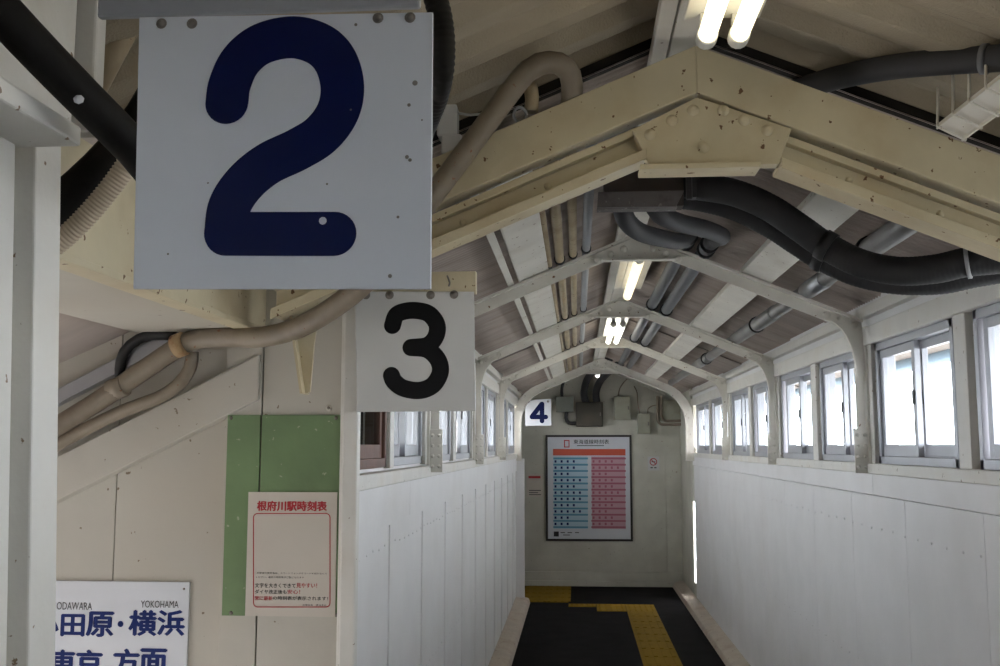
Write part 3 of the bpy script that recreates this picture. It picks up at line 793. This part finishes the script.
# four thin pipes by the left board
for x, rad, mt, lb in ((-.108,.011,'beige_pipe','thinnest beige pipe under the roof, beside the wide pale board'),
                       (-.066,.019,'beige_pipe','thick beige pipe under the roof, second from the wide pale board'),
                       (-.010,.016,'beige_pipe','beige pipe under the roof, third from the wide pale board'),
                       (.046,.017,'light_pipe','grey pipe under the roof next to the beige pipes')):
    z = zc(x)+rad+.003
    cl = [((x, t-.045, z), (0,1,0)) for t in TY[1:4]]
    pipe('overhead_pipe', [(x, 2.38, z), (x, 10.33, z)], rad, mt, lb, smooth=False, cl=cl)
# twin grey conduits on the right slope
for x, lb in ((.462,'grey overhead conduit nearer the fluorescent lights, one of two'), (.545,'grey overhead conduit nearer the wide pale board, one of two')):
    z = zc(x)+.034
    cl = [((x, t-.05, z), (0,1,0)) for t in TY[1:4]]+[((x, 4.06, z), (0,1,0))]
    pipe('overhead_conduit', [(x, 4.05, z), (x, 10.33, z)], .031, 'grey_pvc', lb, 'conduit', smooth=False, cl=cl, seg=18)
# metal clad pipe by the right eaves
x, z = .965, zc(.965)+.036
r = pipe('overhead_pipe', [(x, 2.38, z), (x, 10.33, z)], .032, 'steel_pipe', 'dull metal pipe running above the right windows', smooth=False, seg=18)
for a, b in ((2.6,3.32),(3.9,4.22),(4.9,6.1),(7.3,8.2)): MB().tube([(x, a, z), (x, b, z)], .0365, 18, False).build('sleeve', 'galv' if a > 3.5 and a < 4.5 else 'steel_pipe', r)
for t in (3.33, 5.4, 7.5): MB().tube([(x, t-.012, z), (x, t+.012, z)], .044, 14, False).build('clamp', 'black', r)
# big black hoses from the hanging box to the right wall
hA = [at(a, b, Y=y) for a, b, y in ((672,183,2.95),(700,187,2.95),(735,193,2.93),(770,208,2.92),(800,228,2.9),(826,246,2.9),(860,263,2.85),(897,271,2.8),(935,269,2.76),(968,262,2.72),(1010,258,2.68))]
hB = [at(a, b, Y=y) for a, b, y in ((672,196,3.03),(700,199,3.03),(735,208,3.02),(770,225,3.0),(798,243,2.98),(822,258,2.97),(856,273,2.92),(895,281,2.88),(940,281,2.84),(975,274,2.8),(1015,267,2.75))]
cA = [(hA[5], hA[6]-hA[4]), (hA[9], hA[10]-hA[8])]
r = pipe('cable_hose', hA, .040, 'black_hose', 'upper thick black hose bending from the hanging box to the right wall', 'hose', rib=.0004, pitch=.012, step=.003, seg=18)
MB().tube([hA[9]-(hA[10]-hA[8]).normalized()*.005, hA[9]+(hA[10]-hA[8]).normalized()*.005], .045, 18, False).build('collar', 'light_pipe', r)
MB().tube([hA[5]-(hA[6]-hA[4]).normalized()*.016, hA[5]+(hA[6]-hA[4]).normalized()*.016], .0455, 16, False).build('clamp', 'black', r)
r = pipe('cable_hose', hB, .038, 'black_hose', 'lower thick black hose tucked under the upper one', 'hose', rib=.0004, pitch=.012, step=.003, seg=18)
MB().tube([hB[5]-(hB[6]-hB[4]).normalized()*.016, hB[5]+(hB[6]-hB[4]).normalized()*.016], .0435, 16, False).build('clamp', 'black', r)
# two smaller hoses down from the box to the twin conduits
x1, x2 = .462, .545; z1, z2 = zc(.462)+.034, zc(.545)+.034
hC = [at(a, b, Y=y) for a, b, y in ((621,200,3.05),(625,218,3.1),(638,231,3.25),(660,238,3.45),(680,241,3.75))]+[Vector((x1, 4.045, z1))]
hD = [at(a, b, Y=y) for a, b, y in ((652,200,3.05),(660,214,3.1),(680,223,3.25),(705,229,3.45),(722,236,3.7))]+[Vector((x2+.012, 3.97, z2)), Vector((x2, 4.045, z2))]
pipe('conduit_bend', hC, .031, 'dark_pvc', 'dark bent conduit hanging lowest under the box', 'conduit', seg=16)
pipe('conduit_bend', hD, .031, 'dark_pvc', 'dark bent conduit right beside the lowest one under the box', 'conduit', seg=16)
# hanging pull box
b0, b1 = at(597, 193, Y=2.88), at(684, 193, Y=2.88)
zb, zm, zt_ = at(640, 208, Y=2.88).z, at(640, 192, Y=2.88).z, at(640, 170, Y=2.88).z
r = thing('pull_box', 'dark metal cable box with speckled tray hanging behind the first truss', 'cable box', (b0.x, 2.9, zb))
MB().prism_y([(b0.x, zb+.002), (b1.x-.025, zb), (b1.x, zm), (b0.x+.003, zm)], 2.87, 2.885).box(b0.x, b1.x-.02, 2.885, 2.93, zb, zb+.006).build('tray', 'tray', r, bevel=.001)
MB().box(b0.x+.02, b1.x+.0, 2.888, 2.95, zb+.007, zt_+.04).build('body', 'tray_dark', r, bevel=.003)
MB().box(b1.x+.005, b1.x+.02, 2.86, 2.875, zb+.02, 2.5).box(b1.x+.022, b1.x+.034, 2.86, 2.90, zb+.025, 2.5).build('hanger', 'dark_pvc', r, bevel=.001)
# beige conduit bending over the first truss and down behind the signs
bp_ = [(571,112,2.19),(572,84,2.16),(566,68,2.13),(549,62,2.11),(528,71,2.10),(502,103,2.10),(470,146,2.10),(437,190,2.10),(402,237,2.10),(370,277,2.12),(340,303,2.16),(300,327,2.22),(262,337,2.28),(225,337,2.32),(190,341,2.34),(150,366,2.35),(100,400,2.355),(45,434,2.36)]
bc = [at(a, b, Y=y) for a, b, y in bp_]
r = pipe('bent_conduit', bc, .0245, 'dull_beige', 'long beige conduit bending over the cream truss and down behind the signs', 'conduit', seg=18)
q = at(180, 345, Y=2.335); qd = (bc[15]-bc[13]).normalized()
MB().tube([q-qd*.013, q+qd*.013], .029, 14, False).build('clamp', 'rust', r)
q = at(118, 388, Y=2.353); MB().tube([q-qd*.02, q+qd*.02], .0265, 14, False).build('joint', 'dull_beige', r)
tc_ = [at(a, b, Y=y) for a, b, y in ((192,352,2.36),(190,368,2.36),(178,385,2.36),(158,398,2.362),(125,410,2.365),(80,432,2.367),(40,455,2.368))]
pipe('branch_conduit', tc_, .016, 'dull_beige', 'thin beige conduit looping below the clamp of the long one', 'conduit')
dk = [at(a, b, Y=y) for a, b, y in ((178,336,2.39),(150,335,2.39),(130,345,2.39),(121,360,2.395),(120,378,2.4))]
pipe('black_cable', dk, .013, 'black', 'short black cable curling down over the metal flashing', 'cable')
# stubs on top of the truss timber
q = [at(a, b, Y=y) for a, b, y in ((531,112,2.17),(532,98,2.17),(530,84,2.18))]
pipe('pipe_stub', q, .016, 'beige_pipe', 'short beige pipe end standing on the truss under the bent conduit', 'pipe')
rg = MB(); c0 = at(520, 115, Y=2.16)
rg.tube([c0+Vector((math.cos(t)*.014, -.01*math.sin(t), math.sin(t)*.014)) for t in [i*PI/9 for i in range(19)]], .0035, 8, step=.004)
tag(rg.build('wire_ring', 'light_pipe'), 'small grey wire ring on the truss timber beside the beige pipe end', 'ring')
# pale clip and black hose at the right edge of sign two
r = thing('cable_clip', 'pale plastic cable clip beside the edge of the number two sign', 'clip', at(449, 122, Y=2.17))
q = at(449, 122, Y=2.17)
MB().box(q.x-.025, q.x+.02, 2.15, 2.20, q.z-.038, q.z+.036).build('body', 'sign_grey', r, bevel=.005)
MB().box(q.x-.015, q.x+.03, 2.152, 2.19, q.z-.078, q.z-.033).build('foot', 'sign_grey', r, bevel=.004)
MB().tube([at(455,112,Y=2.17), at(470,115,Y=2.15), at(486,113,Y=2.14)], .003, 6).build('wire', 'sign_grey', r)
q = [at(a, b, Y=y) for a, b, y in ((405,-95,1.45),(425,-30,1.45),(436,0,1.45),(442,28,1.45),(443,60,1.46),(438,92,1.5),(424,130,1.62),(412,165,1.85),(408,185,2.14))]
pipe('black_hose', q, .0185, 'rubber_dull', 'black hose coming down behind the edge of the number two sign', 'hose', rib=.0008, pitch=.01, step=.003)
# thick black pipe and ribbed conduit at the upper left
q = [at(a, b, Y=y) for a, b, y in ((-40,-35,.98),(0,10,1.0),(45,58,1.04),(90,104,1.09),(135,150,1.15),(175,200,1.22))]
r = pipe('black_pipe', q, .0235, 'rubber_dull', 'thick black pipe slanting down past the near end post', 'pipe', seg=18)
p = at(84, 103, Y=1.055); MB().dome(p+Vector((0,-.012,0)), (.3,-1,.2), .006, .003, 7).build('paint_splash', 'sign_white', r)
q = [at(a, b, Y=y) for a, b, y in ((170,85,1.31),(150,122,1.31),(128,163,1.31),(98,203,1.31),(65,237,1.31),(20,270,1.31))]
pipe('ribbed_conduit', q, .0145, 'ribbed', 'beige ribbed conduit curving behind the near end post', 'conduit', rib=.0011, pitch=.0055, step=.0014)
q = [at(a, b, Y=y) for a, b, y in ((175,70,1.40),(148,118,1.39),(118,155,1.38),(85,188,1.36),(45,222,1.35))]
pipe('dark_hose', q, .033, 'rubber_dull', 'dark thick hose above the beige ribbed conduit', 'hose')
q = [at(a, b, Y=1.42) for a, b in ((150,-10),(128,25),(110,58),(90,96))]
pipe('rusty_pipe', q, .019, 'beige_pipe', 'short rusty beige pipe seen left of the number two sign', 'pipe')
# dark grey pipe above the first truss on the right
q = [at(a, b, Y=y) for a, b, y in ((745,104,2.36),(790,92,2.34),(840,77,2.24),(900,66,2.12),(985,59,1.99),(1040,56,1.93))]
r = pipe('grey_pipe', q, .027, 'dark_pvc', 'dark grey pipe above the first truss at the right', 'pipe', seg=18)
d = (q[5]-q[4]).normalized(); MB().tube([q[4]-d*.006, q[4]+d*.006], .0305, 16, False).build('collar', 'grey_pvc', r)
# wire bracket
r = thing('cable_rack', 'pale wire cable rack by the roof at the upper right', 'cable rack', at(985, 110, Y=1.9))
A, B = at(950, 131, Y=2.12), at(1040, 62, Y=1.86)
up_ = Vector((-.25, -.55, -.8)).normalized(); dr = (B-A).normalized(); sd = dr.cross(up_).normalized()
rl = MB().bar(A, B, .062, .004, up_).bar(A+sd*.03+up_*.006, B+sd*.03+up_*.006, .004, .014, up_).bar(A-sd*.03+up_*.006, B-sd*.03+up_*.006, .004, .014, up_)
rl.build('rail', 'cream_light', r, bevel=.001)
for i in range(6):
    p = A.lerp(B, .02+i/5.2)
    q = [p+sd*e for e in (-.034, .034)]
    MB().tube([q[0]-up_*.004, q[0]+up_*.012, p+up_*.013, q[1]+up_*.012, q[1]-up_*.004], .0028, 6, False).tube([q[0], q[0]+Vector((.006,.01,.03)), q[0]+Vector((.012,.02,.085))], .0028, 6, step=.01).build('rung', 'cream_light', r)

# ------------------------------------------------------------------ things on the back wall
YW = YB-.016
def box_px(x0, y0, x1, y1, Yf): 
    a, b = at(x0, y0, Y=Yf), at(x1, y1, Y=Yf); return a.x, b.x, b.z, a.z
x0, x1, z0, z1 = box_px(545.5, 435, 633, 541.5, YW-.03)
r = thing('timetable_poster', 'large framed timetable poster on the back wall', 'poster', (x0, YW, z0))
t = .024
MB().box(x0,x1,YW-.03,YW,z0,z0+t).box(x0,x1,YW-.03,YW,z1-t,z1).box(x0,x0+t,YW-.03,YW,z0+t,z1-t).box(x1-t,x1,YW-.03,YW,z0+t,z1-t).build('frame', 'frame_dark', r, bevel=.003)
MB().box(x0+t*.8,x1-t*.8,YW-.012,YW-.001,z0+t*.8,z1-t*.8).build('sheet', 'poster_paper', r)
Yp = YW-.0135
def pb(name, mt, rects):
    mb = MB()
    for (a, b, c, d) in rects:
        p0, p1 = at(a, b, Y=Yp), at(c, d, Y=Yp); mb.box(p0.x, p1.x, Yp-.0006, Yp+.001, p1.z, p0.z)
    mb.build(name, mt, r)
pb('header_bar', 'orange_ink', [(553,449,625.5,455.5)])
n = 27
pb('blue_block', 'sky_ink', [(553.3,456.5,588,529)])
pb('red_block', 'pink_ink', [(591.3,456.5,625.8,529)])
Yp -= .001
pb('blue_rows', 'teal_ink', [(553.3, 457.5+6.25*i, 588, 459.4+6.25*i) for i in range(12)])
pb('red_rows', 'rose_ink', [(591.3, 457.5+6.25*i, 625.8, 459.4+6.25*i) for i in range(12)])
Yp -= .0008
random.seed(3)
cb_, cr_ = [], []
for i in range(11):
    for c_ in range(random.choice((3,4,4,5))): cb_.append((554.5+6.1*c_, 460.2+6.25*i, 556.5+6.1*c_, 462.6+6.25*i))
    for c_ in range(random.choice((3,4,4,5))): cr_.append((592.5+6.1*c_, 460.2+6.25*i, 594.5+6.1*c_, 462.6+6.25*i))
for e_ in cb_: pb('blue_entry', 'blue_ink', [e_])
for e_ in cr_: pb('red_entry', 'rose_ink', [e_])
pb('badge', 'red_ink', [(564,440,569.5,441),(564,446.5,569.5,447.5),(564,441,565,446.5),(568.5,441,569.5,446.5)])
pb('corner_square', 'black_ink', [(553.8,531.5,558.8,536.5)])
tx('title', '東海道線時刻表', 573.5, 439.5, 609, 444, 'black_ink', .02, Yp, r)
pb('footnote', 'black_ink', [(560.5,532.2,565,533),(567.5,532.2,572,533),(575,532.2,579,533),(563,534.6,570,535.4),(577,445.3,604,446)])
x0, x1, z0, z1 = box_px(526.5, 474, 543, 497, YW-.004)
r = thing('notice', 'small paper notice with red heading on the back wall under the number four sign', 'notice', (x0, YW, z0))
MB().box(x0,x1,YW-.004,YW,z0,z1).build('sheet', 'paper', r)
Yp = YW-.0045; pb('heading', 'red_ink', [(528.5,476,540.5,478.3)])
pb('text_lines', 'black_ink', [(529,490,541,490.8),(529,492.3,538,493),(529,494.3,541,495)])
x0, x1, z0, z1 = box_px(647.5, 456.5, 659.5, 470.5, YW-.003)
r = thing('no_smoking_sticker', 'small white sticker with a red no smoking ring on the back wall', 'sticker', (x0, YW, z0))
MB().box(x0,x1,YW-.003,YW,z0,z1).build('sheet', 'sign_grey', r)
c0 = at(653.4, 461.8, Y=YW-.004)
rg = MB().tube([c0+Vector((math.cos(q*PI/10)*.038, 0, math.sin(q*PI/10)*.038)) for q in range(21)], .0055, 6, step=.02)
rg.bar(c0+Vector((-.027,0,.027)), c0+Vector((.027,0,-.027)), .009, .002, (0,-1,0)); rg.build('ring', 'red_ink', r)
MB().box(c0.x-.022, c0.x+.022, YW-.0045, YW-.003, c0.z-.004, c0.z+.004).build('cigarette', 'black_ink', r)
Yp = YW-.0045; pb('text_lines', 'black_ink', [(650.5,467.2,652.8,468.2),(654.2,467.2,656.5,468.2)])
# cabinets
def cabinet(px_, depth, mt, label, name='meter_box', cat='box', door=True):
    x0, x1, z0, z1 = box_px(*px_, YW-depth)
    r = thing(name, label, cat, (x0, YW, z0))
    MB().box(x0,x1,YW-depth+.008,YW,z0,z1).build('body', mt, r, bevel=.004)
    if door:
        d = MB().box(x0+.012,x1-.012,YW-depth-.004,YW-depth+.008,z0+.012,z1-.012).build('door', mt, r, bevel=.003)
        MB().box(x1-.035,x1-.022,YW-depth-.012,YW-depth-.004,(z0+z1)/2-.02,(z0+z1)/2+.02).build('latch', 'bolt', d)
    return r
cabinet((614,396,631,420), .10, 'box_cream', 'cream meter box on the back wall, the one nearer the dark junction box')
cabinet((637.5,413.5,651,434), .10, 'box_cream', 'lower cream meter box on the back wall, next to the bent pipes')
cabinet((656.5,399.5,683,421), .12, 'box_cream', 'wide cream box behind the bent pipes on the back wall')
r = cabinet((576,402,603,426.5), .14, 'box_dark', 'dark junction box with two thick cables on the back wall', 'junction_box', 'junction box')
cabinet((556,396.5,573.5,412), .08, 'box_grey', 'grey green switch box beside the dark junction box', 'switch_box', 'switch box', False)
q = [at(a, b, Y=y) for a, b, y in ((586,404,YW-.07),(584,392,YW-.08),(588,378,YW-.25),(600,366,10.95),(618,352,10.8))]
pipe('power_cable', q, .042, 'dark_pvc', 'thick black cable rising from the left half of the dark junction box', 'cable')
q = [at(a, b, Y=y) for a, b, y in ((597,404,YW-.07),(596,392,YW-.08),(601,380,YW-.25),(612,369,10.95),(632,356,10.8))]
pipe('power_cable', q, .042, 'dark_pvc', 'thick black cable rising from the right half of the dark junction box', 'cable')
q = [at(a, b, Y=YW-.05) for a, b in ((567,411,),(566,418),(569,423),(578,423))]
pipe('link_conduit', q, .022, 'dark_pvc', 'dark curved conduit linking switch box and dark junction box', 'conduit')
q = [at(a, b, Y=YW-.05) for a, b in ((562,398),(562,388),(566,378),(580,368))]
pipe('link_conduit', q, .018, 'dark_pvc', 'dark conduit rising from the grey green switch box', 'conduit')
for off, lb in ((0, 'outer bent cream pipe at the right end of the back wall'), (3.6, 'inner bent cream pipe at the right end of the back wall')):
    q = [at(a, b, Y=YW-.15) for a, b in ((657.5+off,396),(657.5+off,410),(658+off,420-off),(661+off,424.2-off),(670,424.6-off),(686,424.2-off))]
    pipe('bent_pipe', q, .016, 'dull_beige', lb, 'pipe')
q = [at(a, b, Y=YW-.03) for a, b in ((618,397),(620,388),(626,380),(634,374))]
pipe('thin_cable', q, .006, 'dull_beige', 'thin cable climbing from the cream meter box', 'cable')
q = [at(a, b, Y=YW-.03) for a, b in ((640,414),(638,404),(637,392),(634,386))]
pipe('thin_cable', q, .006, 'dull_beige', 'thin cable climbing from the lower cream meter box', 'cable')
q = [at(a, b, Y=YW-.03) for a, b in ((648,414),(648,409),(652,406),(657,405))]
pipe('thin_cable', q, .006, 'dull_beige', 'short curved cable between lower meter box and bent pipes', 'cable')
q = MB().bar(at(616, 372, Y=YW-.03), at(676, 398, Y=YW-.03), .05, .045, (0,0,1))
trim(q, 'sloping cream rafter on the back wall above the meter boxes', 'back_wall')
# screw eye on the stair wall above the green board
p = at(329, 408, Y=YG)
r = thing('wall_boss', 'small round cap on the stair wall above the green board', 'cap', p)
MB().dome(p, (0,-1,0), .0085, .006, 12).build('cap', 'stair_wall', r); MB().dome(p-Vector((0,.005,0)), (0,-1,0), .004, .003, 8).build('screw', 'bolt', r)

# ------------------------------------------------------------------ sky
w = bpy.data.worlds.new('sky'); S.world = w; w.use_nodes = True
bg = w.node_tree.nodes['Background']
bg.inputs[0].default_value = (.955, .955, 1.0, 1); bg.inputs[1].default_value = 12.5
S.view_settings.view_transform = 'Standard'; S.view_settings.look = 'None'; S.view_settings.gamma = 1; S.view_settings.use_curve_mapping = False
S.view_settings.exposure = 0.0
